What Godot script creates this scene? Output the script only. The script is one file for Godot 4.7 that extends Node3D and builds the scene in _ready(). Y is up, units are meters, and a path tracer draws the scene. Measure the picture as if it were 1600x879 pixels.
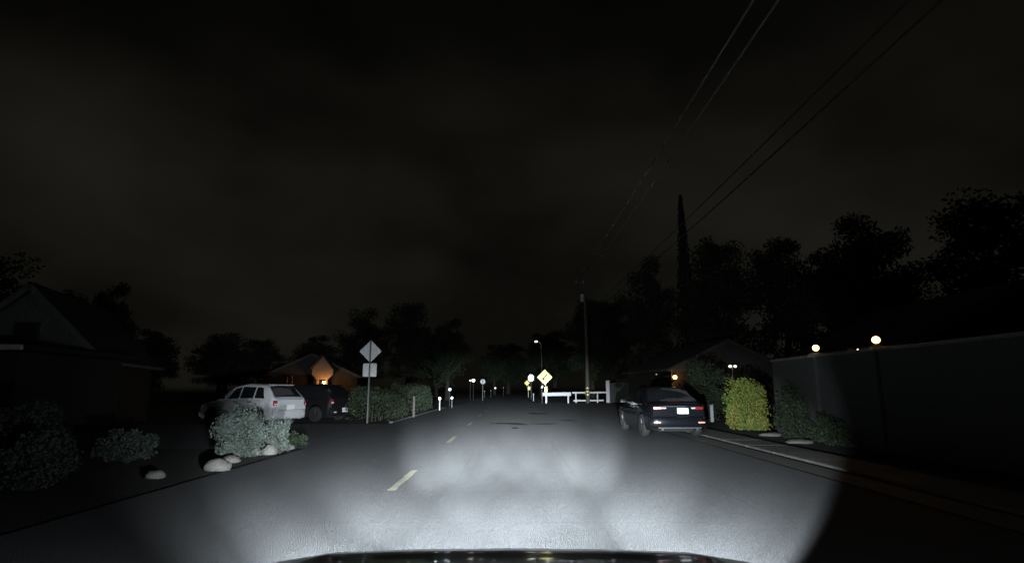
extends Node3D

var taken := {}
var mats := {}
var tex := {}

# ------------------------------------------------------------------ materials
func lin(r: float, g: float, b: float) -> Color:
	return Color(r, g, b).linear_to_srgb()

func mat(key: String, r: float, g: float, b: float, rough := 0.8, metal := 0.0) -> StandardMaterial3D:
	if mats.has(key):
		return mats[key]
	var m := StandardMaterial3D.new()
	m.albedo_color = lin(r, g, b)
	m.roughness = rough
	m.metallic = metal
	mats[key] = m
	return m

func glow(key: String, c: Color, e: float) -> StandardMaterial3D:
	if mats.has(key):
		return mats[key]
	var m := StandardMaterial3D.new()
	m.albedo_color = Color(0.8, 0.8, 0.8)
	m.emission_enabled = true
	m.emission = c
	m.emission_energy_multiplier = e
	mats[key] = m
	return m

func grain(key: String, m: StandardMaterial3D, seed_n: int, freq: float, bump: float, low: float, tile: float, oct := 4) -> void:
	# seamless noise as colour grain (low..1) and as fine relief, laid in world metres
	var n := FastNoiseLite.new()
	n.seed = seed_n
	n.noise_type = FastNoiseLite.TYPE_SIMPLEX_SMOOTH
	n.frequency = freq
	n.fractal_octaves = oct
	var im: Image = n.get_seamless_image(512, 512)
	im.convert(Image.FORMAT_RGBA8)
	var nm: Image = im.duplicate()
	nm.bump_map_to_normal_map(bump)
	var col := Image.create(512, 512, false, Image.FORMAT_RGBA8)
	for y in 512:
		for x in 512:
			var v: float = lerpf(low, 1.0, im.get_pixel(x, y).r)
			col.set_pixel(x, y, Color(v, v, v))
	m.albedo_texture = ImageTexture.create_from_image(col)
	m.normal_enabled = true
	m.normal_texture = ImageTexture.create_from_image(nm)
	m.normal_scale = 1.0
	m.uv1_triplanar = true
	m.uv1_world_triplanar = true
	m.uv1_scale = Vector3.ONE / tile

# ------------------------------------------------------------------ nodes
func numbered(n: String) -> String:
	if not taken.has(n):
		taken[n] = 0
		return n
	taken[n] += 1
	return "%s_%03d" % [n, taken[n]]

func tag(o: Node, label: String, category: String, group := "") -> Node:
	o.set_meta("label", label)
	o.set_meta("category", category)
	if group != "":
		o.set_meta("group", group)
	return o

func thing(called: String, label: String, category: String, at := Vector3.ZERO, turn := 0.0, group := "") -> Node3D:
	var o := Node3D.new()
	o.name = numbered(called)
	add_child(o)
	o.position = at
	o.rotation.y = turn
	tag(o, label, category, group)
	return o

func ST() -> SurfaceTool:
	var s := SurfaceTool.new()
	s.begin(Mesh.PRIMITIVE_TRIANGLES)
	return s

func put(s: SurfaceTool, called: String, m: Material, parent: Node = self) -> MeshInstance3D:
	var o := MeshInstance3D.new()
	o.mesh = s.commit()
	o.material_override = m
	o.name = numbered(called) if parent == self else called
	parent.add_child(o, true)
	return o

func share(mesh: Mesh, called: String, m: Material, parent: Node, at: Vector3) -> MeshInstance3D:
	var o := MeshInstance3D.new()
	o.mesh = mesh
	o.material_override = m
	o.name = numbered(called) if parent == self else called
	parent.add_child(o, true)
	o.position = at
	return o

func ground_kind(o: Node) -> Node:
	o.set_meta("kind", "structure")
	return o

# ------------------------------------------------------------------ shapes
func tri(s: SurfaceTool, a: Vector3, b: Vector3, c: Vector3) -> void:
	var n := (c - a).cross(b - a).normalized()
	for p in [a, b, c]:
		s.set_normal(n)
		s.add_vertex(p)

func quad(s: SurfaceTool, a: Vector3, b: Vector3, c: Vector3, d: Vector3) -> void:
	tri(s, a, b, c)
	tri(s, a, c, d)

func hexa(s: SurfaceTool, p: Array) -> void:
	# p: 4 bottom corners then 4 top corners, both anticlockwise seen from above
	quad(s, p[0], p[1], p[2], p[3])
	quad(s, p[7], p[6], p[5], p[4])
	for i in 4:
		var j := (i + 1) % 4
		quad(s, p[j], p[i], p[4 + i], p[4 + j])

func box(s: SurfaceTool, c: Vector3, z: Vector3, b := Basis.IDENTITY, bevel := 0.0) -> void:
	var h := z * 0.5
	if bevel <= 0.0:
		var p := []
		for y in [-1, 1]:
			for q in [[-1, 1], [1, 1], [1, -1], [-1, -1]]:
				p.append(c + b * Vector3(q[0] * h.x, y * h.y, q[1] * h.z))
		hexa(s, p)
		return
	# chamfered box: six faces, twelve edge strips, eight corners
	var ax := [Vector3.RIGHT, Vector3.UP, Vector3.BACK]
	var hh := [h.x, h.y, h.z]
	for a in 3:
		var u := (a + 1) % 3
		var v := (a + 2) % 3
		for sg in [-1.0, 1.0]:
			var q := []
			for k in [[-1, -1], [1, -1], [1, 1], [-1, 1]]:
				q.append(c + b * (ax[a] * sg * hh[a] + ax[u] * k[0] * (hh[u] - bevel) + ax[v] * k[1] * (hh[v] - bevel)))
			if sg > 0.0:
				quad(s, q[3], q[2], q[1], q[0])
			else:
				quad(s, q[0], q[1], q[2], q[3])
	for a in 3:
		var u := (a + 1) % 3
		var v := (a + 2) % 3
		for su in [-1.0, 1.0]:
			for sv in [-1.0, 1.0]:
				var q := []
				for k in [-1.0, 1.0]:
					q.append(c + b * (ax[a] * k * (hh[a] - bevel) + ax[u] * su * hh[u] + ax[v] * sv * (hh[v] - bevel)))
					q.append(c + b * (ax[a] * k * (hh[a] - bevel) + ax[u] * su * (hh[u] - bevel) + ax[v] * sv * hh[v]))
				if su * sv > 0.0:
					quad(s, q[0], q[1], q[3], q[2])
				else:
					quad(s, q[2], q[3], q[1], q[0])
	for x in [-1.0, 1.0]:
		for y in [-1.0, 1.0]:
			for w in [-1.0, 1.0]:
				var k0 := c + b * Vector3(x * h.x, y * (h.y - bevel), w * (h.z - bevel))
				var k1 := c + b * Vector3(x * (h.x - bevel), y * h.y, w * (h.z - bevel))
				var k2 := c + b * Vector3(x * (h.x - bevel), y * (h.y - bevel), w * h.z)
				if x * y * w > 0.0:
					tri(s, k0, k2, k1)
				else:
					tri(s, k0, k1, k2)

func tube(s: SurfaceTool, pts: Array, radii: Array, n := 10, caps := true) -> void:
	var rings := []
	var norms := []
	for i in pts.size():
		var d: Vector3 = (pts[mini(i + 1, pts.size() - 1)] - pts[maxi(i - 1, 0)]).normalized()
		var u := d.cross(Vector3.UP if absf(d.y) < 0.9 else Vector3.RIGHT).normalized()
		var v := d.cross(u).normalized()
		var ring := []
		var nn := []
		for k in n:
			var a := TAU * k / n
			var o := u * cos(a) + v * sin(a)
			ring.append(pts[i] + o * radii[i])
			nn.append(o)
		rings.append(ring)
		norms.append(nn)
	for i in pts.size() - 1:
		for k in n:
			var j := (k + 1) % n
			for e in [[i, k], [i + 1, k], [i + 1, j], [i, k], [i + 1, j], [i, j]]:
				s.set_normal(norms[e[0]][e[1]])
				s.add_vertex(rings[e[0]][e[1]])
	if caps:
		var l := pts.size() - 1
		for k in n:
			var j := (k + 1) % n
			tri(s, pts[0], rings[0][k], rings[0][j])
			tri(s, pts[l], rings[l][j], rings[l][k])

func ball(s: SurfaceTool, c: Vector3, r: Vector3, n := 16, m := 10) -> void:
	for i in m:
		for k in n:
			var q := []
			for e in [[i, k], [i, k + 1], [i + 1, k + 1], [i, k], [i + 1, k + 1], [i + 1, k]]:
				var t: float = PI * e[0] / m
				var a: float = TAU * e[1] / n
				var d := Vector3(sin(t) * cos(a), cos(t), sin(t) * sin(a))
				s.set_normal((d / r).normalized())
				s.add_vertex(c + d * r)

func plate(s: SurfaceTool, outline: Array, c: Vector3, b: Basis, t: float) -> void:
	# flat panel with thickness t; outline in the panel's own x, y (anticlockwise from the front), front face towards b.z
	var f := []
	var k := []
	for p in outline:
		f.append(c + b * Vector3(p[0], p[1], t * 0.5))
		k.append(c + b * Vector3(p[0], p[1], -t * 0.5))
	var n := outline.size()
	for i in range(1, n - 1):
		tri(s, f[0], f[i + 1], f[i])
		tri(s, k[0], k[i], k[i + 1])
	for i in n:
		var j := (i + 1) % n
		quad(s, f[i], f[j], k[j], k[i])

func rounded(pts: Array, r: float, steps := 3) -> Array:
	var out := []
	var n := pts.size()
	for i in n:
		var p := Vector2(pts[i][0], pts[i][1])
		var a := Vector2(pts[(i + n - 1) % n][0], pts[(i + n - 1) % n][1])
		var c := Vector2(pts[(i + 1) % n][0], pts[(i + 1) % n][1])
		var p0 := p + (a - p).normalized() * r
		var p1 := p + (c - p).normalized() * r
		for k in steps + 1:
			var t := float(k) / steps
			var q := p0.lerp(p, t).lerp(p.lerp(p1, t), t)
			out.append([q.x, q.y])
	return out

func disc_outline(r: float, n := 20) -> Array:
	var o := []
	for k in n:
		o.append([cos(TAU * k / n) * r, sin(TAU * k / n) * r])
	return o

func facing(from: Vector3, to: Vector3) -> Basis:
	var z := (to - from).normalized()
	var x := Vector3.UP.cross(z).normalized()
	return Basis(x, z.cross(x), z)

func rock_mesh(seed_n: int, r: Vector3) -> Mesh:
	var n := FastNoiseLite.new()
	n.seed = seed_n
	n.frequency = 0.9
	var s := ST()
	s.set_smooth_group(0)
	var f := func(i: int, k: int) -> Vector3:
		var t := PI * i / 10.0
		var a := TAU * (k % 16) / 16.0
		var d := Vector3(sin(t) * cos(a), cos(t), sin(t) * sin(a))
		var w := 1.0 + 0.28 * n.get_noise_3dv(d * 1.6) + 0.1 * n.get_noise_3dv(d * 5.0)
		return Vector3(d.x * r.x * w, maxf(d.y * r.y * w, -r.y * 0.35), d.z * r.z * w)
	for i in 10:
		for k in 16:
			for e in [[i, k], [i, k + 1], [i + 1, k + 1], [i, k], [i + 1, k + 1], [i + 1, k]]:
				s.add_vertex(f.call(e[0], e[1]))
	s.generate_normals()
	return s.commit()

# ------------------------------------------------------------------ foliage
func leaf(s: SurfaceTool, rng: RandomNumberGenerator, p: Vector3, size: float, c: Color, droop := 0.0) -> void:
	var d := Vector3(rng.randfn(), rng.randfn() - droop, rng.randfn()).normalized()
	var w := d.cross(Vector3(rng.randfn(), rng.randfn(), rng.randfn())).normalized()
	var l := size * rng.randf_range(0.7, 1.3)
	var a := p - d * l * 0.5
	var b := p + d * l * 0.5
	var m := p + d.cross(w) * l * 0.12
	s.set_color(c * rng.randf_range(0.65, 1.25))
	tri(s, a, m + w * l * 0.32, b)
	tri(s, a, b, m - w * l * 0.32)

func clumps(s: SurfaceTool, rng: RandomNumberGenerator, c: Vector3, r: Vector3, n_clump: int, n_leaf: int, size: float, cols: Array, spread := 0.34) -> void:
	for k in n_clump:
		var d := Vector3(rng.randfn(), rng.randfn(), rng.randfn()).normalized()
		var q := c + d * r * rng.randf_range(0.45, 0.98)
		var cr := r * spread * rng.randf_range(0.65, 1.2)
		var col: Color = cols[rng.randi() % cols.size()]
		for j in n_leaf:
			var o := Vector3(rng.randfn(), rng.randfn(), rng.randfn())
			o = o.normalized() * pow(rng.randf(), 0.5)
			var p := q + o * cr
			if p.y < 0.03:
				p.y = 0.03 + rng.randf() * 0.05
			leaf(s, rng, p, size, col)

func leaf_mat() -> StandardMaterial3D:
	if not mats.has("leaves"):
		var m := mat("leaves", 1, 1, 1, 0.7)
		m.vertex_color_use_as_albedo = true
	return mats["leaves"]

func shrub(called: String, label: String, at: Vector3, r: Vector3, n_clump: int, n_leaf: int, size: float, cols: Array, seed_n: int, group := "") -> Node3D:
	var t := thing(called, label, "shrub", at, 0.0, group)
	var rng := RandomNumberGenerator.new()
	rng.seed = seed_n
	var s := ST()
	clumps(s, rng, Vector3(0, r.y * 0.86, 0), Vector3(r.x, r.y * 1.12, r.z), n_clump, n_leaf, size, cols)
	put(s, "foliage", leaf_mat(), t)
	for k in 5:
		var st := ST()
		var a := TAU * k / 5.0 + rng.randf()
		var e := Vector3(cos(a) * r.x * 0.5, r.y * 1.2, sin(a) * r.z * 0.5)
		tube(st, [Vector3(cos(a) * 0.05, -0.02, sin(a) * 0.05), e * 0.5 + Vector3(0, 0.08, 0), e], [0.022, 0.016, 0.006], 6)
		put(st, "stem", mat("bark", 0.045, 0.037, 0.028, 0.95), t)
	return t

var tree_meshes := []
func make_tree_meshes() -> void:
	var rng := RandomNumberGenerator.new()
	for v in 3:
		rng.seed = 900 + v
		var st := ST()
		var top := Vector3(rng.randf_range(-0.03, 0.03), 0.62, rng.randf_range(-0.03, 0.03))
		tube(st, [Vector3(0, -0.02, 0), Vector3(0.005, 0.2, 0), top], [0.03, 0.022, 0.009], 9)
		var s := ST()
		var cols := [Color(0.022, 0.034, 0.015), Color(0.028, 0.04, 0.017), Color(0.018, 0.03, 0.013)]
		for k in 9:
			var a := TAU * k / 9.0 + rng.randf_range(-0.4, 0.4)
			var h := rng.randf_range(0.22, 0.5)
			var e := Vector3(cos(a) * rng.randf_range(0.14, 0.27), h + rng.randf_range(0.14, 0.36), sin(a) * rng.randf_range(0.14, 0.27))
			tube(st, [Vector3(0, h, 0), Vector3(e.x * 0.5, h + (e.y - h) * 0.4, e.z * 0.5), e], [0.012, 0.008, 0.003], 6)
		# crown: uneven clumps in an egg-shaped volume, unit height
		for k in 74:
			var d := Vector3(rng.randfn(), rng.randfn(), rng.randfn()).normalized()
			var q := Vector3(0, 0.54, 0) + d * Vector3(0.25, 0.4, 0.25) * rng.randf_range(0.35, 1.0)
			var cr := rng.randf_range(0.055, 0.1)
			var col: Color = cols[rng.randi() % 3]
			for j in 190:
				var o := Vector3(rng.randfn(), rng.randfn(), rng.randfn()).normalized() * pow(rng.randf(), 0.5)
				leaf(s, rng, q + o * Vector3(cr, cr * 0.8, cr), 0.018, col)
		tree_meshes.append([st.commit(), s.commit()])
	# conifer
	rng.seed = 77
	var sc := ST()
	for k in 60:
		var y := 0.1 + 0.88 * k / 60.0
		var rad := 0.13 * (1.0 - y) + 0.008
		for j in 70:
			var a := rng.randf() * TAU
			var rr := rad * sqrt(rng.randf()) * rng.randf_range(0.7, 1.25)
			leaf(sc, rng, Vector3(cos(a) * rr, y - rr * 0.35 + rng.randf_range(-0.01, 0.01), sin(a) * rr), 0.02, Color(0.025, 0.04, 0.02), 0.6)
	var stc := ST()
	tube(stc, [Vector3(0, -0.02, 0), Vector3(0, 0.98, 0)], [0.016, 0.002], 8)
	tree_meshes.append([stc.commit(), sc.commit()])

func tree(x: float, z: float, h: float, wide: float, v: int, label: String, called := "leafy_tree") -> void:
	var t := thing(called, label, "tree", Vector3(x, 0, z), x * 1.7 + z, "trees standing dark against the night sky")
	var k := Vector3(h * wide, h, h * wide)
	share(tree_meshes[v][0], "trunk", mat("bark", 0.045, 0.037, 0.028, 0.95), t, Vector3.ZERO).scale = k
	share(tree_meshes[v][1], "crown", leaf_mat(), t, Vector3.ZERO).scale = k

# ------------------------------------------------------------------ cars
func curve(pts: Array, x: float) -> float:
	for i in range(1, pts.size()):
		if x <= pts[i][0]:
			var t: float = (x - pts[i - 1][0]) / (pts[i][0] - pts[i - 1][0])
			t = clampf(t, 0.0, 1.0)
			return lerpf(pts[i - 1][1], pts[i][1], t * t * (3.0 - 2.0 * t) * 0.5 + t * 0.5)
	return pts[pts.size() - 1][1]

func car_section(d: Dictionary, z: float) -> Array:
	var w: float = curve(d.half, z)
	var top: float = curve(d.top, z)
	var bot: float = curve(d.bottom, z)
	for zc in d.axles:
		var R: float = d.wheel + 0.06
		if absf(z - zc) < R:
			bot = maxf(bot, d.wheel + sqrt(R * R - (z - zc) * (z - zc)))
	bot = minf(bot, top - 0.14)
	var mid := lerpf(bot, top, 0.5)
	var half := [[w * 0.93, bot], [w * 0.985, bot + (mid - bot) * 0.35], [w, mid], [w * 0.985, mid + (top - mid) * 0.45], [w * 0.955, top - 0.075], [w * 0.90, top - 0.02], [w * 0.72, top + 0.002], [w * 0.36, top + 0.012], [0.0, top + 0.015]]
	var o := []
	for p in half:
		o.append(Vector3(p[0], p[1], z))
	for i in range(half.size() - 2, -1, -1):
		o.append(Vector3(-half[i][0], half[i][1], z))
	return o

func cabin_section(d: Dictionary, z: float, out := 0.0) -> Array:
	var belt: float = minf(curve(d.top, z) - 0.02, d.belt)
	var top: float = curve(d.roof, z)
	var wb: float = curve(d.half, z) * 0.945 + out
	var k := clampf((top - belt) / (d.high - d.belt), 0.0, 1.0)
	var wt := lerpf(wb, wb * 0.77, k)
	var half := [[wb, belt - 0.03], [lerpf(wb, wt, 0.5) + 0.012 * k, lerpf(belt, top, 0.5)], [wt + 0.012 * k, lerpf(belt, top, 0.88)], [wt * 0.93, top - 0.012 + out * 0.5], [wt * 0.6, top + 0.02 * k + out], [0.0, top + 0.03 * k + out]]
	var o := []
	for p in half:
		o.append(Vector3(p[0], p[1], z))
	for i in range(half.size() - 2, -1, -1):
		o.append(Vector3(-half[i][0], half[i][1], z))
	return o

func loft(s: SurfaceTool, secs: Array) -> void:
	s.set_smooth_group(0)
	var n: int = secs[0].size()
	for i in secs.size() - 1:
		for k in n - 1:
			for p in [secs[i][k], secs[i][k + 1], secs[i + 1][k + 1], secs[i][k], secs[i + 1][k + 1], secs[i + 1][k]]:
				s.add_vertex(p)
	s.set_smooth_group(1)
	for e in [0, secs.size() - 1]:
		var c := Vector3.ZERO
		for p in secs[e]:
			c += p / n
		for k in n:
			var a: Vector3 = secs[e][k]
			var b: Vector3 = secs[e][(k + 1) % n]
			if e == 0:
				s.add_vertex(c); s.add_vertex(b); s.add_vertex(a)
			else:
				s.add_vertex(c); s.add_vertex(a); s.add_vertex(b)
	s.generate_normals()

func range_f(a: float, b: float, step: float) -> Array:
	var n := maxi(2, int(ceil((b - a) / step)))
	var o := []
	for i in n + 1:
		o.append(lerpf(a, b, float(i) / n))
	return o

func patch(s: SurfaceTool, d: Dictionary, z0: float, z1: float, v0: float, v1: float, side: float, slant0 := 0.0, slant1 := 0.0) -> void:
	# side glass between two heights of the cabin, a few millimetres proud
	var zz := range_f(0.0, 1.0, 0.12)
	for ij in 2 * (zz.size() - 1):
		var i := ij / 2
		var va := v0 if ij % 2 == 0 else 0.5
		var vb := 0.5 if ij % 2 == 0 else v1
		var q := []
		for e in [[zz[i], va], [zz[i + 1], va], [zz[i + 1], vb], [zz[i], vb]]:
			var up: float = (e[1] - v0) / (v1 - v0)
			var z: float = lerpf(z0 + slant0 * up, z1 + slant1 * up, e[0])
			var belt: float = minf(curve(d.top, z) - 0.02, d.belt)
			var top: float = curve(d.roof, z)
			var wb: float = curve(d.half, z) * 0.945 + 0.006
			var k := clampf((top - belt) / (d.high - d.belt), 0.0, 1.0)
			var wt := lerpf(wb, wb * 0.77, k)
			var f: float = e[1]
			var xm := lerpf(wb, wt, 0.5) + 0.012 * k
			var x := (lerpf(wb, xm, f / 0.5) if f < 0.5 else lerpf(xm, wt + 0.012 * k, (f - 0.5) / 0.38)) + 0.008
			q.append(Vector3(x * side, lerpf(belt, top, f), z))
		if side > 0.0:
			quad(s, q[0], q[1], q[2], q[3])
		else:
			quad(s, q[3], q[2], q[1], q[0])

func glass_over(s: SurfaceTool, d: Dictionary, z0: float, z1: float, f: float) -> void:
	# windscreen or rear glass following the cabin's slope
	var zz := range_f(z0, z1, 0.08)
	for i in zz.size() - 1:
		var rows := []
		for z in [zz[i], zz[i + 1]]:
			var sec := cabin_section(d, z, 0.006)
			var row := []
			for k in 9:
				var u := lerpf(-1.0, 1.0, k / 8.0)
				var hw: float = sec[3].x * f
				var y := lerpf(sec[5].y, sec[3].y, u * u) + 0.006
				row.append(Vector3(hw * u, y, z))
			rows.append(row)
		for k in 8:
			quad(s, rows[0][k], rows[0][k + 1], rows[1][k + 1], rows[1][k])

func wheel(parent: Node3D, at: Vector3, r: float, side: float) -> void:
	var w := Node3D.new()
	w.name = "wheel"
	parent.add_child(w, true)
	w.position = at
	var s := ST()
	var prof := [[-0.1, r * 0.62], [-0.105, r * 0.9], [-0.08, r], [0.08, r], [0.105, r * 0.9], [0.1, r * 0.62]]
	s.set_smooth_group(0)
	for i in prof.size() - 1:
		for k in 24:
			for e in [[i, k], [i, k + 1], [i + 1, k + 1], [i, k], [i + 1, k + 1], [i + 1, k]]:
				var a: float = TAU * (e[1] % 24) / 24.0
				s.add_vertex(Vector3(prof[e[0]][0], cos(a) * prof[e[0]][1], sin(a) * prof[e[0]][1]))
	s.generate_normals()
	put(s, "tyre", mat("tyre", 0.018, 0.018, 0.018, 0.9), w)
	var rim := ST()
	tube(rim, [Vector3(side * 0.05, 0, 0), Vector3(side * 0.07, 0, 0)], [r * 0.62, r * 0.62], 24)
	tube(rim, [Vector3(side * 0.07, 0, 0), Vector3(side * 0.1, 0, 0)], [r * 0.16, r * 0.13], 12)
	for k in 5:
		var b := Basis(Vector3.RIGHT, TAU * k / 5.0)
		box(rim, Vector3(side * 0.085, 0, 0) + b * Vector3(0, r * 0.34, 0), Vector3(0.025, r * 0.52, r * 0.15), b)
	put(rim, "rim", mat("rim", 0.12, 0.12, 0.125, 0.4, 0.8), w)

func car(t: Node3D, d: Dictionary, paint: Material) -> void:
	var L: float = d.z1 - d.z0
	var secs := []
	for z in range_f(d.z0, d.z1, 0.055):
		secs.append(car_section(d, z))
	var s := ST()
	loft(s, secs)
	put(s, "body", paint, t)
	secs = []
	for z in range_f(d.c0, d.c1, 0.07):
		secs.append(cabin_section(d, z))
	s = ST()
	loft(s, secs)
	put(s, "cabin", paint, t)
	var under := ST()
	box(under, Vector3(0, 0.27, (d.z0 + d.z1) * 0.5), Vector3(d.half[1][1] * 1.2, 0.16, L * 0.86))
	put(under, "underbody", mat("under", 0.015, 0.015, 0.015, 0.95), t)
	var gm := mat("dark glass", 0.012, 0.013, 0.015, 0.06)
	s = ST()
	glass_over(s, d, d.ws0, d.ws1, 0.93)
	put(s, "windscreen", gm, t)
	s = ST()
	glass_over(s, d, d.rg0, d.rg1, 0.93)
	put(s, "rear_window", gm, t)
	for side in [-1.0, 1.0]:
		for w in d.windows:
			s = ST()
			patch(s, d, w[0], w[1], 0.08, 0.82, side, w[2], w[3])
			put(s, "side_window", gm, t)
		for k in d.handles:
			s = ST()
			box(s, Vector3(side * (curve(d.half, k) * 0.985 + 0.012), d.belt - 0.09, k), Vector3(0.03, 0.03, 0.19), Basis.IDENTITY, 0.008)
			put(s, "door_handle", mat("handle", 0.12, 0.12, 0.125, 0.35, 0.6), t)
		s = ST()
		var mz: float = d.mirror
		ball(s, Vector3(side * (curve(d.half, mz) + 0.11), d.belt + 0.07, mz), Vector3(0.115, 0.075, 0.09), 12, 8)
		box(s, Vector3(side * (curve(d.half, mz) + 0.0), d.belt + 0.03, mz), Vector3(0.14, 0.03, 0.05))
		var mo := put(s, "side_mirror", paint, t)
		var g := ST()
		plate(g, rounded([[-0.085, -0.05], [0.085, -0.05], [0.085, 0.05], [-0.085, 0.05]], 0.03), Vector3(side * (curve(d.half, mz) + 0.11), d.belt + 0.07, mz + 0.088), Basis.IDENTITY, 0.008)
		put(g, "mirror_glass", mat("mirror", 0.8, 0.8, 0.82, 0.08, 1.0), mo)
		for zc in d.axles:
			wheel(t, Vector3(side * (curve(d.half, zc) - 0.12), d.wheel, zc), d.wheel, side)

func lamp_block(t: Node3D, called: String, m: Material, c: Vector3, size: Vector3, turn := 0.0) -> MeshInstance3D:
	var s := ST()
	box(s, c, size, Basis(Vector3.UP, turn), minf(size.y, size.z) * 0.28)
	return put(s, called, m, t)

func bumper(t: Node3D, d: Dictionary, zf: float, dir: float, y0: float, y1: float, m: Material, called: String) -> void:
	var s := ST()
	var secs := []
	for i in 17:
		var u := lerpf(-1.0, 1.0, i / 16.0)
		var w: float = curve(d.half, zf - dir * 0.1) * 1.0
		var out := 0.075 * (1.0 - pow(absf(u), 3.0)) + 0.005
		var back := 0.0 if absf(u) < 0.99 else -0.05
		var x := w * u
		var z := zf + dir * (out + back)
		var zi := zf - dir * 0.12
		secs.append([Vector3(x, y0, zi), Vector3(x, y0, z - dir * 0.03), Vector3(x, y0 + 0.04, z), Vector3(x, (y0 + y1) * 0.5, z + dir * 0.008), Vector3(x, y1 - 0.04, z), Vector3(x, y1, z - dir * 0.035), Vector3(x, y1, zi)])
	loft(s, secs)
	put(s, called, m, t)

# ------------------------------------------------------------------ houses
func gable_house(called: String, label: String, at: Vector3, turn: float, w: float, dep: float, eave: float, ridge: float, wall_m: Material, roof_m: Material, trim_m: Material) -> Node3D:
	# ridge along local z; gable end looks along +z
	var t := thing(called, label, "house", at, turn)
	var s := ST()
	var hw := w * 0.5
	var hd := dep * 0.5
	var o := [[-hw, 0.0], [hw, 0.0], [hw, eave], [0.0, ridge], [-hw, eave]]
	plate(s, o, Vector3.ZERO, Basis.IDENTITY, dep)
	put(s, "wall", wall_m, t)
	var slope := Vector2(hw, eave - ridge).normalized()
	for sg in [-1.0, 1.0]:
		var r := ST()
		var len := hw / slope.x + 0.4
		var b := Basis(Vector3.BACK, sg * -atan2(ridge - eave, hw))
		var c := Vector3(sg * slope.x * len * 0.5, ridge + slope.y * len * 0.5 + 0.09, 0)
		box(r, c, Vector3(len, 0.1, dep + 0.7), b)
		put(r, "roof", roof_m, t)
		var f := ST()
		box(f, Vector3(sg * slope.x * len * 0.5, ridge + slope.y * len * 0.5 - 0.03, hd + 0.36), Vector3(len, 0.2, 0.04), b)
		put(f, "barge_board", trim_m, t)
		var g := ST()
		box(g, Vector3(sg * (slope.x * len + 0.05), ridge + slope.y * len + 0.02, 0), Vector3(0.1, 0.12, dep + 0.68))
		put(g, "gutter", trim_m, t)
	return t

func window_part(t: Node3D, c: Vector3, w: float, h: float, b: Basis, trim: Material, glass: Material) -> void:
	var s := ST()
	var f := 0.07
	box(s, c + b * Vector3(0, h * 0.5 + f * 0.5, 0), Vector3(w + 2 * f, f, 0.08), b)
	box(s, c + b * Vector3(0, -h * 0.5 - f * 0.5, 0), Vector3(w + 2 * f, f, 0.12), b)
	for sg in [-1.0, 1.0]:
		box(s, c + b * Vector3(sg * (w * 0.5 + f * 0.5), 0, 0), Vector3(f, h, 0.08), b)
	box(s, c, Vector3(0.035, h, 0.05), b)
	var win := put(s, "window", trim, t)
	var g := ST()
	box(g, c + b * Vector3(-w * 0.25 - 0.008, 0, -0.005), Vector3(w * 0.5 - 0.02, h, 0.02), b)
	put(g, "pane", glass, win)
	g = ST()
	box(g, c + b * Vector3(w * 0.25 + 0.008, 0, -0.005), Vector3(w * 0.5 - 0.02, h, 0.02), b)
	put(g, "pane", glass, win)

func bulb(called: String, label: String, at: Vector3, r: float, m: Material, group := "") -> Node3D:
	# small globe fitting on a short bracket
	var t := thing(called, label, "lamp", at, 0.0, group)
	var s := ST()
	ball(s, Vector3.ZERO, Vector3(r, r, r), 16, 10)
	put(s, "globe", m, t)
	s = ST()
	tube(s, [Vector3(0, r * 0.8, 0), Vector3(0, r * 1.35, 0)], [r * 0.7, r * 0.35], 12)
	put(s, "cap", mat("fitting", 0.03, 0.03, 0.03, 0.5, 0.5), t)
	return t

func omni(t: Node3D, at: Vector3, c: Color, e: float, r: float) -> void:
	var l := OmniLight3D.new()
	l.name = "bulb_light"
	t.add_child(l, true)
	l.position = at
	l.light_color = c
	l.light_energy = e
	l.light_size = r
	l.omni_range = 60.0
	l.omni_attenuation = 2.0
	l.shadow_enabled = true

func spot(t: Node3D, at: Vector3, aim: Vector3, c: Color, e: float, angle: float, blend: float) -> void:
	var l := SpotLight3D.new()
	l.name = "beam"
	t.add_child(l, true)
	l.position = at
	l.look_at_from_position(at, at + aim, Vector3.UP)
	l.light_color = c
	l.light_energy = e
	l.light_size = 0.03
	l.spot_angle = angle
	l.spot_angle_attenuation = blend
	l.spot_range = 200.0
	l.spot_attenuation = 2.0
	l.shadow_enabled = true

func dir(az: float, el: float) -> Vector3:
	var a := deg_to_rad(az)
	var e := deg_to_rad(el)
	return Vector3(sin(a) * cos(e), sin(e), -cos(a) * cos(e))

# ------------------------------------------------------------------ signs
func post(t: Node3D, at: Vector3, h: float, w: float, m: Material) -> void:
	var s := ST()
	box(s, at + Vector3(0, h * 0.5, 0), Vector3(w, h, w), Basis.IDENTITY, 0.006)
	put(s, "post", m, t)

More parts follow.
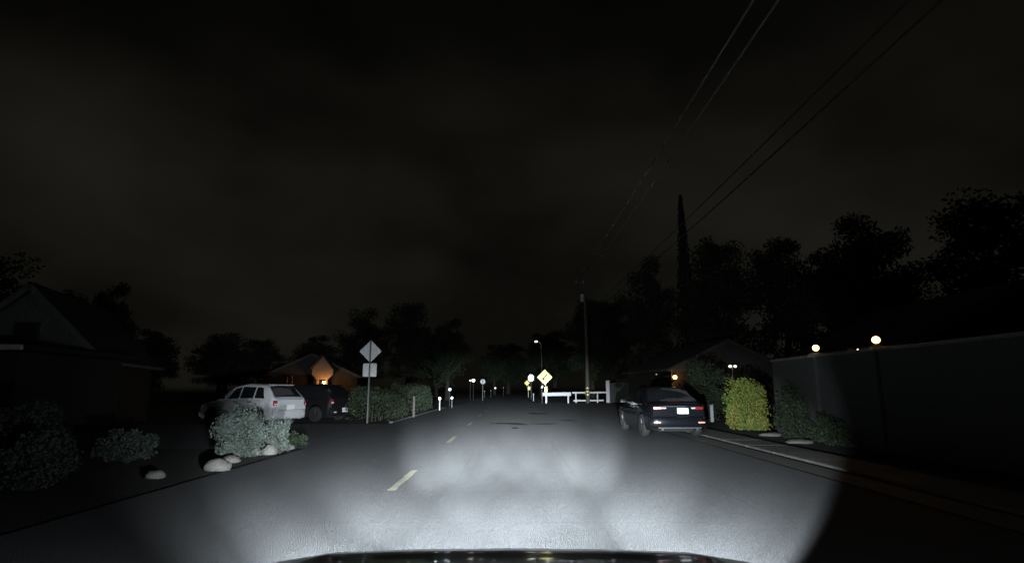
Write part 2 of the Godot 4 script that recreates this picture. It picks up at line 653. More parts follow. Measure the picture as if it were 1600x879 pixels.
func _ready() -> void:
	# ---------------- camera
	var cam := Camera3D.new()
	cam.name = "camera"
	add_child(cam)
	cam.position = Vector3(0, 1.41, 0)
	cam.rotation_degrees = Vector3(10.543, 0, 0)
	cam.fov = 52.056
	cam.near = 0.02
	cam.far = 900.0
	cam.current = true
	# ---------------- sky: cloud lit from below by the town
	var sky_n := FastNoiseLite.new()
	sky_n.seed = 12
	sky_n.frequency = 1.0
	sky_n.fractal_octaves = 4
	var pan := Image.create(1024, 512, false, Image.FORMAT_RGBF)
	for y in 512:
		var el := (0.5 - (y + 0.5) / 512.0) * PI
		var deg := rad_to_deg(el)
		for x in 1024:
			var az := ((x + 0.5) / 1024.0 - 0.5) * TAU
			var d := Vector3(sin(az) * cos(el), sin(el) * 1.8, -cos(az) * cos(el))
			var c1 := sky_n.get_noise_3dv(d * 1.15 + Vector3(3.1, 0.4, 1.0))
			var c2 := sky_n.get_noise_3dv(d * 3.4 + Vector3(9.1, 2.4, 5.0))
			var up := clampf((deg - 12.0) / 26.0, 0.0, 1.0)
			var band := lerpf(0.0066, 0.0013, up * up * (3.0 - 2.0 * up))
			var v := maxf(band * (1.0 + 1.1 * c1 + 0.5 * c2), 0.0006)
			if deg < -2.0:
				v = 0.001
			pan.set_pixel(x, y, Color(v * 1.06, v, v * 0.78))
	var psm := PanoramaSkyMaterial.new()
	psm.panorama = ImageTexture.create_from_image(pan)
	var sky := Sky.new()
	sky.sky_material = psm
	var env := Environment.new()
	env.background_mode = Environment.BG_SKY
	env.sky = sky
	env.tonemap_mode = Environment.TONE_MAPPER_LINEAR
	env.tonemap_exposure = 1.0
	env.sdfgi_enabled = true
	env.ssao_enabled = true
	env.ssil_enabled = true
	var we := WorldEnvironment.new()
	we.name = "environment"
	we.environment = env
	add_child(we)
	# a trace of moonlight through the cloud
	var moon := DirectionalLight3D.new()
	moon.name = "moonlight"
	add_child(moon)
	moon.rotation_degrees = Vector3(-50, 150, 0)
	moon.light_energy = 0.003
	moon.light_angular_distance = 12.0
	moon.light_color = Color(0.95, 0.97, 1.0)
	moon.shadow_enabled = true

	# ---------------- shared materials
	var asphalt := mat("asphalt", 0.165, 0.168, 0.17, 0.92)
	asphalt.vertex_color_use_as_albedo = true
	grain("asphalt", asphalt, 4, 0.22, 14.0, 0.5, 1.9, 3)
	var soil := mat("soil", 0.075, 0.07, 0.05, 0.95)
	soil.vertex_color_use_as_albedo = true
	grain("soil", soil, 8, 0.05, 8.0, 0.4, 2.3)
	var concrete := mat("concrete", 0.24, 0.235, 0.215, 0.9)
	concrete.vertex_color_use_as_albedo = true
	grain("concrete", concrete, 15, 0.06, 5.0, 0.65, 1.9)
	var stucco := mat("stucco", 0.075, 0.075, 0.072, 0.95)
	grain("stucco", stucco, 21, 0.07, 5.0, 0.7, 1.1)
	var siding := mat("siding", 0.05, 0.045, 0.038, 0.85)
	grain("siding", siding, 22, 0.03, 2.0, 0.75, 2.1)
	var stone := mat("stone", 0.34, 0.32, 0.29, 0.9)
	grain("stone", stone, 25, 0.04, 6.0, 0.5, 0.7)
	var wood := mat("pole wood", 0.2, 0.18, 0.155, 0.9)
	grain("pole wood", wood, 31, 0.05, 5.0, 0.5, 0.9)
	var white_paint := mat("white paint", 0.72, 0.72, 0.74, 0.6)
	grain("white paint", white_paint, 33, 0.03, 1.5, 0.8, 0.8)
	var shingle := mat("shingle", 0.05, 0.05, 0.048, 0.95)
	grain("shingle", shingle, 35, 0.1, 6.0, 0.5, 0.9)
	var trim := mat("trim", 0.06, 0.055, 0.05, 0.6)
	var pale_trim := mat("pale trim", 0.6, 0.6, 0.58, 0.6)
	var trim_and_lit_gable := mat("grey board", 0.26, 0.27, 0.27, 0.85)  # grey trim, and the gable end painted pale as if light fell on it
	grain("grey board", trim_and_lit_gable, 23, 0.03, 2.0, 0.75, 1.7)
	var galv := mat("galvanised", 0.6, 0.605, 0.61, 0.5, 0.35)
	grain("galvanised", galv, 41, 0.02, 1.2, 0.75, 0.6)
	var dark_post := mat("sign post", 0.13, 0.125, 0.12, 0.7, 0.2)
	var yellow_sheet := mat("yellow sheeting", 0.9, 0.8, 0.36, 0.62, 0.9)
	var white_sheet := mat("white sheeting", 0.95, 0.95, 0.9, 0.5, 0.9)
	var black_ink := mat("black ink", 0.015, 0.015, 0.015, 0.7)
	var warm := Color(1.0, 0.72, 0.42)
	var cool := Color(0.92, 0.965, 1.0)
	var house_glass := mat("house glass", 0.02, 0.022, 0.025, 0.08)
	var rng := RandomNumberGenerator.new()
	rng.seed = 5

	# ---------------- ground and road
	var blot := FastNoiseLite.new()
	blot.seed = 50
	blot.frequency = 0.22
	blot.fractal_octaves = 4
	var sheet := func(x0: float, x1: float, z0: float, z1: float, y: float, step: float, contrast: float, stretch: float) -> SurfaceTool:
		var s := ST()
		var xs := range_f(x0, x1, step)
		var zs := range_f(z0, z1, step * 1.5)
		for i in xs.size() - 1:
			for j in zs.size() - 1:
				for e in [[i, j], [i + 1, j], [i + 1, j + 1], [i, j], [i + 1, j + 1], [i, j + 1]]:
					var p := Vector3(xs[e[0]], y, zs[e[1]])
					var v: float = 1.0 + contrast * (blot.get_noise_2d(p.x * 1.6, p.z * stretch) + 0.6 * blot.get_noise_2d(p.x * 6.0 + 40.0, p.z * stretch * 5.0))
					s.set_color(Color(v, v, v))
					s.set_normal(Vector3.UP)
					s.add_vertex(p)
		return s
	ground_kind(put(sheet.call(-160.0, 160.0, -260.0, 60.0, -0.03, 2.0, 0.5, 1.0), "ground", soil))
	var road := put(sheet.call(-5.0, 5.05, -62.0, 12.0, 0.0, 0.35, 0.15, 0.45), "road", asphalt)
	ground_kind(road)
	ground_kind(put(sheet.call(-5.0, 2.1, -150.0, -62.0, 0.0, 0.8, 0.28, 0.45), "road_beyond", asphalt))
	ground_kind(put(sheet.call(5.05, 15.0, -58.0, -27.0, -0.004, 0.6, 0.35, 1.0), "side_road", asphalt))
	ground_kind(put(sheet.call(-16.0, -5.0, -24.6, -14.4, -0.006, 0.5, 0.35, 1.0), "driveway", asphalt))
	# painted centre dashes, edges worn
	var paint := mat("road paint", 0.62, 0.6, 0.42, 0.7)
	grain("road paint", paint, 61, 0.22, 14.0, 0.45, 1.9, 3)
	for k in 9:
		var s := ST()
		var z0 := -8.5 - 7.32 * k
		var zz := range_f(0.0, 2.05, 0.12)
		var edge := []
		for i in zz.size():
			edge.append([-0.055 + rng.randf_range(-0.012, 0.012), 0.055 + rng.randf_range(-0.012, 0.012)])
		for i in zz.size() - 1:
			quad(s, Vector3(edge[i][0], 0, -zz[i]), Vector3(edge[i + 1][0], 0, -zz[i + 1]), Vector3(edge[i + 1][1], 0, -zz[i + 1]), Vector3(edge[i][1], 0, -zz[i]))
		var o := put(s, "dash", paint, road)
		o.position = Vector3(-1.71, 0.005, z0)
	var tar := mat("tar", 0.018, 0.018, 0.019, 0.6)
	for q in [[-0.2, -24.4, 0.75, 0.55, 0.05], [0.25, -23.7, 0.45, 0.35, -0.04], [1.3, -24.2, 0.6, 0.4, 0.1], [2.5, -26.6, 0.5, 0.5, 0.0], [1.5, -34.0, 0.7, 1.1, 0.0], [0.1, -21.6, 0.16, 0.5, 0.0]]:
		var s := ST()
		var ol := []
		for k in 14:
			var a := TAU * k / 14.0
			ol.append(Vector3(cos(a) * q[2] * rng.randf_range(0.6, 1.0), 0, sin(a) * q[3] * rng.randf_range(0.6, 1.0)))
		for k in 14:
			tri(s, Vector3.ZERO, ol[k], ol[(k + 1) % 14])
		var o := put(s, "tar_patch", tar, road)
		o.position = Vector3(q[0], 0.004, q[1])
		o.rotation.y = q[4]
	# right gutter, dirt strip and pavement slabs
	var gut := sheet.call(5.05, 5.62, -26.5, 12.0, 0.012, 0.3, 0.4, 1.0) as SurfaceTool
	ground_kind(put(gut, "gutter", mat("gutter concrete", 0.11, 0.11, 0.105, 0.9)))
	var walk := Node3D.new()
	walk.name = "pavement"
	add_child(walk)
	ground_kind(walk)
	var slab := ST()
	box(slab, Vector3.ZERO, Vector3(1.05, 0.16, 1.5), Basis.IDENTITY, 0.012)
	var slab_mesh := slab.commit()
	var walk_mats := []
	for k in 3:
		var m: StandardMaterial3D = concrete.duplicate()
		m.vertex_color_use_as_albedo = false
		m.albedo_color = lin(0.2 + 0.025 * k, 0.198 + 0.024 * k, 0.18 + 0.02 * k)
		walk_mats.append(m)
	for k in 21:
		var o := share(slab_mesh, "slab", walk_mats[rng.randi() % 3], walk, Vector3(6.4, -0.058 + rng.randf_range(-0.004, 0.004), 4.0 - 1.515 * k))
		o.rotation.y = rng.randf_range(-0.004, 0.004)
	# left kerb along the hedge
	var kerb := Node3D.new()
	kerb.name = "kerb"
	add_child(kerb)
	ground_kind(kerb)
	var ks := ST()
	box(ks, Vector3.ZERO, Vector3(0.18, 0.12, 1.98), Basis.IDENTITY, 0.02)
	var kerb_mesh := ks.commit()
	for k in 10:
		var o := share(kerb_mesh, "kerb_stone", walk_mats[k % 3], kerb, Vector3(-5.12 , 0.0, -26.0 - 2.0 * k))

	make_tree_meshes()
	# ---------------- the car that carries the camera, with its headlamps
	var own := thing("camera_car", "black car whose bonnet edge shows along the bottom of the picture", "car", Vector3.ZERO)
	var black_paint := mat("black paint", 0.01, 0.01, 0.011, 0.3)
	black_paint.clearcoat_enabled = true
	black_paint.clearcoat = 0.6
	black_paint.clearcoat_roughness = 0.06
	var od := {"z0": -2.3, "z1": 2.3, "half": [[-2.3, 0.72], [-2.15, 0.84], [-1.7, 0.92], [0.0, 0.93], [1.9, 0.92], [2.3, 0.82]], "top": [[-2.3, 0.78], [-2.15, 0.85], [-2.0, 0.875], [-1.4, 0.95], [-0.5, 1.03], [2.0, 1.05], [2.3, 0.98]], "bottom": [[-2.3, 0.3], [-2.0, 0.22], [2.0, 0.22], [2.3, 0.34]], "axles": [-1.42, 1.42], "wheel": 0.35, "belt": 1.04, "high": 1.66, "roof": [[-0.5, 1.02], [0.42, 1.62], [0.9, 1.66], [1.7, 1.62], [2.25, 1.04]], "c0": -0.5, "c1": 2.25, "ws0": -0.42, "ws1": 0.36, "rg0": 1.78, "rg1": 2.18, "windows": [[0.25, 0.85, 0.3, 0.0], [0.93, 1.7, 0.0, -0.12]], "handles": [0.6, 1.5], "mirror": 0.1}
	car(own, od, black_paint)
	bumper(own, od, -2.3, -1.0, 0.28, 0.6, black_paint, "front_bumper")
	bumper(own, od, 2.3, 1.0, 0.32, 0.66, black_paint, "rear_bumper")
	var gs := ST()
	for k in 5:
		box(gs, Vector3(0, 0.63 + 0.03 * k, -2.315), Vector3(0.9, 0.014, 0.02))
	put(gs, "grille", mat("handle", 0.12, 0.12, 0.125, 0.35, 0.6), own)
	for side in [-1.0, 1.0]:
		var hl := lamp_block(own, "headlamp", glow("headlamp lens", cool, 3.0), Vector3(side * 0.6, 0.7, -2.31), Vector3(0.26, 0.11, 0.05), -side * 0.25)
		var at := Vector3(side * 0.62, 0.7, -2.42)
		var yaw: float = 1.5 if side > 0.0 else -1.0
		# low beam: hot core near the horizon, broad bowl below it, and the stray light of the reflector
		# three long-range modules a lamp, weighted outwards so that the two lamps do not pile up in the middle
		for w in [[-4.2, 1350.0], [0.0, 1800.0], [4.2, 2000.0]]:
			spot(hl, at, dir(w[0] * side + side * 1.0, -1.2), cool, w[1], 6.0, 1.0)
		for w in [[-11.0, 170.0], [-3.5, 140.0], [3.5, 150.0], [11.0, 200.0]]:
			spot(hl, at, dir(w[0], -4.0), cool, w[1], 9.0, 1.0)
		for w in [[-20.0, 165.0], [-6.0, 55.0], [7.0, 60.0], [18.0, 140.0]]:
			spot(hl, at, dir(w[0], -6.0), cool, w[1], 13.0, 1.0)
		# side bowls: the right one ends in the hard edge of the reflector
		if side > 0.0:
			spot(hl, at, dir(19.5, -9.0), cool, 115.0, 14.5, 0.35)
			spot(hl, at, dir(1.0, -4.0), cool, 50.0, 32.0, 0.12)
		else:
			spot(hl, at, dir(-5.0, -4.0), cool, 75.0, 37.0, 0.7)
		spot(hl, at, dir(side * 15.0 - 5.0, 0.0), cool, 0.9 if side > 0.0 else 6.0, 62.0, 0.5)

	# ---------------- dark saloon parked on the right
	var navy := mat("navy paint", 0.0055, 0.0065, 0.0095, 0.26, 0.1)
	navy.clearcoat_enabled = true
	navy.clearcoat = 0.8
	navy.clearcoat_roughness = 0.06
	var sd := {"z0": -2.32, "z1": 2.32, "half": [[-2.32, 0.7], [-2.1, 0.83], [-1.5, 0.9], [1.5, 0.9], [2.1, 0.86], [2.26, 0.8], [2.32, 0.74]], "top": [[-2.32, 0.66], [-2.1, 0.76], [-0.9, 0.93], [1.5, 0.98], [2.05, 1.02], [2.26, 0.99], [2.32, 0.93]], "bottom": [[-2.32, 0.3], [-2.0, 0.2], [2.0, 0.22], [2.32, 0.36]], "axles": [-1.38, 1.38], "wheel": 0.33, "belt": 0.95, "high": 1.46, "roof": [[-0.95, 0.93], [-0.15, 1.4], [0.3, 1.46], [0.95, 1.44], [1.85, 1.0]], "c0": -0.95, "c1": 1.85, "ws0": -0.85, "ws1": -0.18, "rg0": 1.02, "rg1": 1.74, "windows": [[-0.38, 0.3, 0.32, 0.0], [0.37, 1.2, 0.0, -0.22]], "handles": [0.15, 0.95], "mirror": -0.55}
	var sal := thing("parked_saloon", "dark navy saloon with white rear plate parked at the right kerb", "car", Vector3(4.76, 0, -19.35), 0.02)
	car(sal, sd, navy)
	bumper(sal, sd, 2.32, 1.0, 0.3, 0.63, navy, "rear_bumper")
	bumper(sal, sd, -2.32, -1.0, 0.28, 0.58, navy, "front_bumper")
	var red := mat("red lens", 0.3, 0.03, 0.03, 0.15)
	var pale_lens := mat("pale lens", 0.75, 0.72, 0.7, 0.2)
	var amber_refl := mat("reflector", 0.85, 0.42, 0.32, 0.3)
	var number := mat("number plate", 0.86, 0.87, 0.85, 0.5)
	for side in [-1.0, 1.0]:
		var tl := lamp_block(sal, "tail_lamp", red, Vector3(side * 0.6, 0.86, 2.335), Vector3(0.26, 0.085, 0.06), side * 0.22)
		var rl := ST()
		box(rl, Vector3(side * 0.44, 0.86, 2.362), Vector3(0.15, 0.04, 0.03), Basis.IDENTITY, 0.008)
		put(rl, "reversing_lamp", pale_lens, tl)
		lamp_block(sal, "reflector", amber_refl, Vector3(side * 0.64, 0.46, 2.385), Vector3(0.2, 0.045, 0.03), side * 0.12)
		var ex := ST()
		tube(ex, [Vector3(side * 0.5, 0.27, 2.2), Vector3(side * 0.5, 0.27, 2.4)], [0.04, 0.04], 12)
		put(ex, "exhaust_pipe", mat("rim", 0.12, 0.12, 0.125, 0.4, 0.8), sal)
	var np := ST()
	box(np, Vector3(0.12, 0.78, 2.36), Vector3(0.33, 0.165, 0.012), Basis.IDENTITY, 0.004)
	put(np, "number_plate", number, sal)
	var chrome := mat("chrome", 0.55, 0.56, 0.58, 0.25, 0.9)
	lamp_block(sal, "lower_trim", chrome, Vector3(0, 0.31, 2.4), Vector3(1.25, 0.035, 0.03))
	lamp_block(sal, "boot_trim", chrome, Vector3(-0.1, 0.905, 2.355), Vector3(0.7, 0.022, 0.02))
	lamp_block(sal, "brake_lamp", red, Vector3(0, 1.03, 1.86), Vector3(0.34, 0.025, 0.03))

	# ---------------- cars in the left driveway
	var white_car := mat("white car paint", 0.62, 0.63, 0.64, 0.3)
	white_car.clearcoat_enabled = true
	white_car.clearcoat = 0.7
	white_car.clearcoat_roughness = 0.06
	var hd := {"z0": -2.2, "z1": 2.2, "half": [[-2.2, 0.7], [-2.0, 0.82], [-1.4, 0.89], [1.5, 0.89], [2.0, 0.86], [2.2, 0.76]], "top": [[-2.2, 0.7], [-2.0, 0.8], [-1.0, 0.98], [1.4, 1.03], [2.05, 1.06], [2.2, 0.98]], "bottom": [[-2.2, 0.3], [-1.9, 0.2], [1.9, 0.22], [2.2, 0.34]], "axles": [-1.32, 1.34], "wheel": 0.33, "belt": 1.0, "high": 1.6, "roof": [[-1.0, 0.97], [-0.2, 1.5], [0.4, 1.6], [1.3, 1.57], [1.6, 1.5], [2.14, 1.04]], "c0": -1.0, "c1": 2.14, "ws0": -0.9, "ws1": -0.22, "rg0": 1.62, "rg1": 2.06, "windows": [[-0.4, 0.25, 0.32, 0.0], [0.32, 1.05, 0.0, 0.0], [1.12, 1.66, 0.0, -0.2]], "handles": [0.1, 0.9], "mirror": -0.55}
	var wt := deg_to_rad(64.0)
	var back := Vector3(0.9, 0, 0.44)
	var wc := thing("white_hatchback", "white hatchback parked tail to the road in the left driveway", "car", Vector3(-8.72, 0, -23.2) - back * 2.2, wt)
	car(wc, hd, white_car)
	bumper(wc, hd, 2.2, 1.0, 0.26, 0.62, white_car, "rear_bumper")
	bumper(wc, hd, -2.2, -1.0, 0.28, 0.58, white_car, "front_bumper")
	var dc := thing("dark_hatchback", "dark hatchback with pale rear plate parked behind the white car", "car", Vector3(-7.5, 0, -25.9) - back * 2.2, wt + 0.06)
	car(dc, hd, mat("charcoal paint", 0.012, 0.012, 0.013, 0.3))
	bumper(dc, hd, 2.2, 1.0, 0.26, 0.62, mat("charcoal paint", 0.012, 0.012, 0.013, 0.3), "rear_bumper")
	bumper(dc, hd, -2.2, -1.0, 0.28, 0.58, mat("charcoal paint", 0.012, 0.012, 0.013, 0.3), "front_bumper")
	for c in [wc, dc]:
		var py := 0.7 if c == wc else 0.5
		for side in [-1.0, 1.0]:
			var tl := lamp_block(c, "tail_lamp", red, Vector3(side * 0.74, 0.86, 2.16), Vector3(0.16, 0.2, 0.1), side * 0.5)
			var rl := ST()
			box(rl, Vector3(side * 0.75, 0.82, 2.212), Vector3(0.1, 0.045, 0.02), Basis(Vector3.UP, side * 0.5), 0.005)
			put(rl, "lens", pale_lens, tl)
			lamp_block(c, "reflector", pale_lens, Vector3(side * 0.62, 0.42, 2.268), Vector3(0.13, 0.05, 0.02), side * 0.15)
		var p := ST()
		var pz := 2.222 if c == wc else 2.295
		box(p, Vector3(0, py, pz), Vector3(0.36, 0.19, 0.015), Basis.IDENTITY, 0.004)
		put(p, "number_plate", number, c)
		var sp := ST()
		box(sp, Vector3(0, 1.565, 1.62), Vector3(1.1, 0.03, 0.22), Basis(Vector3.RIGHT, 0.12), 0.01)
		put(sp, "roof_spoiler", white_car if c == wc else mats["charcoal paint"], c)

	# ---------------- left sign seen from behind
	var ls := thing("warning_sign", "back of grey diamond road sign with square plaque on left post", "road sign", Vector3(-6.12, 0, -25.0))
	var pb := ST()
	box(pb, Vector3(0, 1.72, 0.0), Vector3(0.06, 3.52, 0.06), Basis.IDENTITY, 0.006)
	put(pb, "post", dark_post, ls)
	var dp := ST()
	plate(dp, rounded([[0, -0.48], [0.48, 0], [0, 0.48], [-0.48, 0]], 0.06), Vector3(0, 3.0, -0.04), Basis(Vector3.UP, 0.08), 0.012)
	put(dp, "diamond_panel", galv, ls)
	dp = ST()
	plate(dp, rounded([[-0.29, -0.28], [0.29, -0.28], [0.29, 0.28], [-0.29, 0.28]], 0.05), Vector3(0, 2.2, -0.04), Basis(Vector3.UP, 0.08), 0.01)
	put(dp, "plaque", galv, ls)

	# ---------------- yellow diamond with arrow and the signs around it
	var eye := Vector3(0, 1.0, -2.0)
	var ys := thing("arrow_sign", "bright yellow diamond road sign with black slanting arrow", "road sign", Vector3(3.3, 0, -57.3))
	post(ys, Vector3(0, 0, -0.05), 3.0, 0.07, galv)
	var yb := facing(Vector3(3.22, 2.52, -57.3), eye)
	var yp := ST()
	plate(yp, rounded([[0, -0.75], [0.75, 0], [0, 0.75], [-0.75, 0]], 0.06), Vector3(-0.08, 2.52, 0), yb, 0.015)
	put(yp, "diamond_panel", yellow_sheet, ys)
	yp = ST()
	# arrow: shaft running down to the left with a head at its foot
	var ab := yb * Basis(Vector3.BACK, deg_to_rad(-37.0))
	plate(yp, [[-0.05, -0.2], [0.05, -0.2], [0.05, 0.4], [-0.05, 0.4]], Vector3(-0.08, 2.52, 0) + yb.z * 0.013, ab, 0.004)
	plate(yp, [[0, -0.42], [0.14, -0.17], [-0.14, -0.17]], Vector3(-0.08, 2.52, 0) + yb.z * 0.018, ab, 0.004)
	put(yp, "arrow", black_ink, ys)
	yp = ST()
	plate(yp, rounded([[-0.14, -0.26], [0.14, -0.26], [0.14, 0.26], [-0.14, 0.26]], 0.03), Vector3(0.02, 1.33, 0.0), yb, 0.012)
	put(yp, "plaque", yellow_sheet, ys)
	var sm := thing("small_marker", "small pale marker left below the yellow diamond sign", "marker", Vector3(2.95, 0, -57.6))
	post(sm, Vector3(0, 0, 0), 1.5, 0.04, dark_post)
	yp = ST()
	plate(yp, rounded([[-0.09, -0.14], [0.09, -0.1], [0.12, 0.16], [-0.05, 0.1]], 0.03), Vector3(0, 1.58, 0.03), facing(Vector3(2.95, 1.6, -57.6), eye), 0.01)
	put(yp, "panel", galv, sm)
	var oc := thing("octagon_sign", "bright white octagonal sign left of the yellow diamond", "road sign", Vector3(2.62, 0, -80.0))
	post(oc, Vector3(0, 0, -0.05), 3.1, 0.07, dark_post)
	yp = ST()
	var oo := []
	for k in 8:
		oo.append([cos(TAU * (k + 0.5) / 8.0) * 0.42, sin(TAU * (k + 0.5) / 8.0) * 0.5])
	plate(yp, oo, Vector3(-0.02, 2.86, 0), facing(Vector3(2.6, 2.9, -80), eye), 0.015)
	put(yp, "panel", white_sheet, oc)
	var fs := thing("far_diamond_sign", "small far diamond sign with plaque below the octagonal sign", "road sign", Vector3(2.55, 0, -95.0))
	post(fs, Vector3(0.1, 0, -0.05), 2.6, 0.07, galv)
	var fb := facing(Vector3(2.5, 2.3, -95), eye)
	yp = ST()
	plate(yp, [[0, -0.46], [0.46, 0], [0, 0.46], [-0.46, 0]], Vector3(-0.1, 2.33, 0), fb, 0.015)
	put(yp, "diamond_panel", yellow_sheet, fs)
	yp = ST()
	plate(yp, rounded([[-0.22, -0.28], [0.22, -0.28], [0.22, 0.28], [-0.22, 0.28]], 0.08), Vector3(0.22, 1.5, 0), fb, 0.015)
	put(yp, "plaque", yellow_sheet, fs)
	# marker posts
	var marker := func(at: Vector3, h: float, r: float, label: String, m: Material, pm: Material) -> void:
		var t := thing("marker_post", label, "marker post", at, 0.0, "reflector posts along the road")
		var s := ST()
		tube(s, [Vector3(0, -0.02, 0), Vector3(0, h, 0)], [0.05, 0.045], 10)
		put(s, "post", pm, t)
		var q := ST()
		plate(q, disc_outline(r, 18), Vector3(0, h + r * 0.6, 0.05), facing(at + Vector3(0, h, 0), eye), 0.02)
		put(q, "reflector", m, t)
	marker.call(Vector3(-4.82, 0, -39.2), 0.72, 0.09, "white post with round reflector at the left hedge end", white_sheet, white_paint)
	marker.call(Vector3(-4.5, 0, -44.0), 0.68, 0.085, "dark post with round reflector beyond the white post", white_sheet, dark_post)
	marker.call(Vector3(2.56, 0, -70.0), 0.75, 0.06, "thin white post on the right verge before the octagonal sign", white_paint, white_paint)
	marker.call(Vector3(-3.6, 0, -100.0), 1.05, 0.07, "far reflector post on the left verge, lowest of the distant cluster", white_paint, dark_post)
	marker.call(Vector3(-4.3, 0, -92.0), 1.0, 0.06, "far reflector post on the left verge, leftmost of the distant cluster", galv, dark_post)
	marker.call(Vector3(-1.75, 0, -120.0), 1.6, 0.08, "farthest thin reflector post near the road's vanishing point", galv, dark_post)
	var rs := thing("round_sign", "round grey sign seen from behind on the far left verge", "road sign", Vector3(-3.5, 0, -70.0))
	post(rs, Vector3(0, 0, 0.03), 2.5, 0.08, dark_post)
	yp = ST()
	plate(yp, disc_outline(0.3, 20), Vector3(0, 2.24, 0), Basis(Vector3.UP, 0.05), 0.015)
	put(yp, "panel", white_paint, rs)
	# thin post standing in the hedge gap
	var hp := thing("timber_post", "weathered timber post standing between the two left hedges", "post", Vector3(-4.98, 0, -29.9))
	var hs := ST()
	box(hs, Vector3(0, 0.5, 0), Vector3(0.1, 1.02, 0.1), Basis.IDENTITY, 0.012)
	put(hs, "shaft", wood, hp)
	hs = ST()
	box(hs, Vector3(0, 1.03, 0), Vector3(0.12, 0.03, 0.12), Basis.IDENTITY, 0.008)
	put(hs, "cap", wood, hp)

	# ---------------- white barricades and the end post
	var b1 := thing("road_barricade", "white barricade with one deep board below the yellow sign", "barricade", Vector3(3.1, 0, -59.0))
	var bs := ST()
	box(bs, Vector3(1.4, 0.87, 0.06), Vector3(2.86, 0.34, 0.05), Basis(Vector3.BACK, 0.015), 0.008)
	put(bs, "board", white_paint, b1)
	for x in [0.36, 2.55]:
		bs = ST()
		box(bs, Vector3(x, 0.48, 0), Vector3(0.14, 1.0, 0.07), Basis.IDENTITY, 0.008)
		put(bs, "leg", white_paint, b1)
	var b2 := thing("road_barricade", "white two rail barricade standing behind the utility pole", "barricade", Vector3(6.15, 0, -60.4))
	for r in [[1.86, 1.02, 3.6, 0.17], [1.72, 0.22, 3.1, 0.16]]:
		bs = ST()
		box(bs, Vector3(r[0], r[1], 0.055), Vector3(r[2], r[3], 0.04), Basis(Vector3.BACK, 0.01), 0.006)
		put(bs, "rail", white_paint, b2)
	for x in [0.42, 2.65]:
		bs = ST()
		box(bs, Vector3(x, 0.53, 0), Vector3(0.14, 1.1, 0.07), Basis.IDENTITY, 0.008)
		put(bs, "leg", white_paint, b2)
	var fence := thing("board_fence", "grey board fence running right from the white barricade", "fence", Vector3(9.8, 0, -61.0))
	bs = ST()
	box(bs, Vector3(0.18, 1.12, 0), Vector3(0.36, 2.26, 0.14), Basis.IDENTITY, 0.012)
	var ep := put(bs, "end_post", white_paint, fence)
	var bmesh := ST()
	box(bmesh, Vector3.ZERO, Vector3(0.21, 2.0, 0.03), Basis.IDENTITY, 0.005)
	var bm := bmesh.commit()
	var fence_m := mat("fence board", 0.12, 0.115, 0.105, 0.9)
	grain("fence board", fence_m, 71, 0.05, 4.0, 0.5, 0.8)
	for k in 42:
		share(bm, "board", fence_m, fence, Vector3(0.5 + 0.22 * k, 1.02 + rng.randf_range(-0.015, 0.015), 0.14 * k))
	var rail_b := ST()
	for y in [0.5, 1.6]:
		box(rail_b, Vector3(5.1, y, 2.9 - 0.05), Vector3(11.0, 0.09, 0.04), Basis(Vector3.UP, -atan2(0.14, 0.22)))
	put(rail_b, "rail", fence_m, fence)

	# ---------------- utility poles and wires
	var pole := func(at: Vector3, label: String) -> Node3D:
		var t := thing("utility_pole", label, "utility pole", at)
		var s := ST()
		tube(s, [Vector3(0, -0.05, 0), Vector3(0, 6, 0), Vector3(-0.12, 12.6, 0)], [0.2, 0.175, 0.13], 14)
		put(s, "shaft", wood, t)
		s = ST()
		box(s, Vector3(-0.35, 12.35, 0.16), Vector3(1.9, 0.12, 0.1), Basis.IDENTITY, 0.01)
		put(s, "crossarm", wood, t)
		for x in [-0.94, -0.24]:
			var q := ST()
			tube(q, [Vector3(x, 12.4, 0.16), Vector3(x, 12.5, 0.16), Vector3(x, 12.6, 0.16)], [0.05, 0.06, 0.03], 10)
			put(q, "insulator", mat("porcelain", 0.35, 0.34, 0.33, 0.3), t)
		for y in [0.75, 1.05, 1.4]:
			var q := ST()
			tube(q, [Vector3(0, y, 0), Vector3(0, y + 0.14, 0)], [0.206, 0.205], 14, false)
			put(q, "reflective_band", yellow_sheet, t)
		var tr := ST()
		tube(tr, [Vector3(-0.35, 10.3, 0.1), Vector3(-0.35, 11.1, 0.1)], [0.24, 0.24], 16)
		put(tr, "transformer", galv, t)
		return t
	pole.call(Vector3(7.69, 0, -59.6), "wooden utility pole with yellow bands rising behind the white barricades")
	pole.call(Vector3(7.69, 0, 14.0), "wooden utility pole at the near end of the overhead wires")
	var wire_m := mat("wire", 0.22, 0.22, 0.22, 0.7)
	var sheath := mat("cable sheath", 0.02, 0.02, 0.02, 0.7)
	for w in [[6.75, 12.6, 0.55, 0.038, "left one of the two high thin power wires", wire_m], [7.45, 12.6, 0.55, 0.038, "right one of the two high thin power wires", wire_m], [7.34, 8.9, 0.5, 0.02, "upper one of the two low black overhead cables", sheath], [7.62, 8.65, 0.55, 0.024, "lower one of the two low black overhead cables", sheath]]:
		var pts := []
		var rad := []
		for k in 41:
			var u := k / 40.0
			pts.append(Vector3(w[0], w[1] - w[2] * 4.0 * u * (1.0 - u), lerpf(14.0, -59.5, u)))
			rad.append(w[3])
		var s := ST()
		tube(s, pts, rad, 6)
		var o := put(s, "overhead_wire", w[5])
		tag(o, w[4], "wire", "overhead wires along the right of the road")

	# ---------------- street lamp far ahead
	var sl := thing("street_lamp", "lit street lamp on a curved arm far ahead above the signs", "street lamp", Vector3(4.6, 0, -90.0))
	var ss := ST()
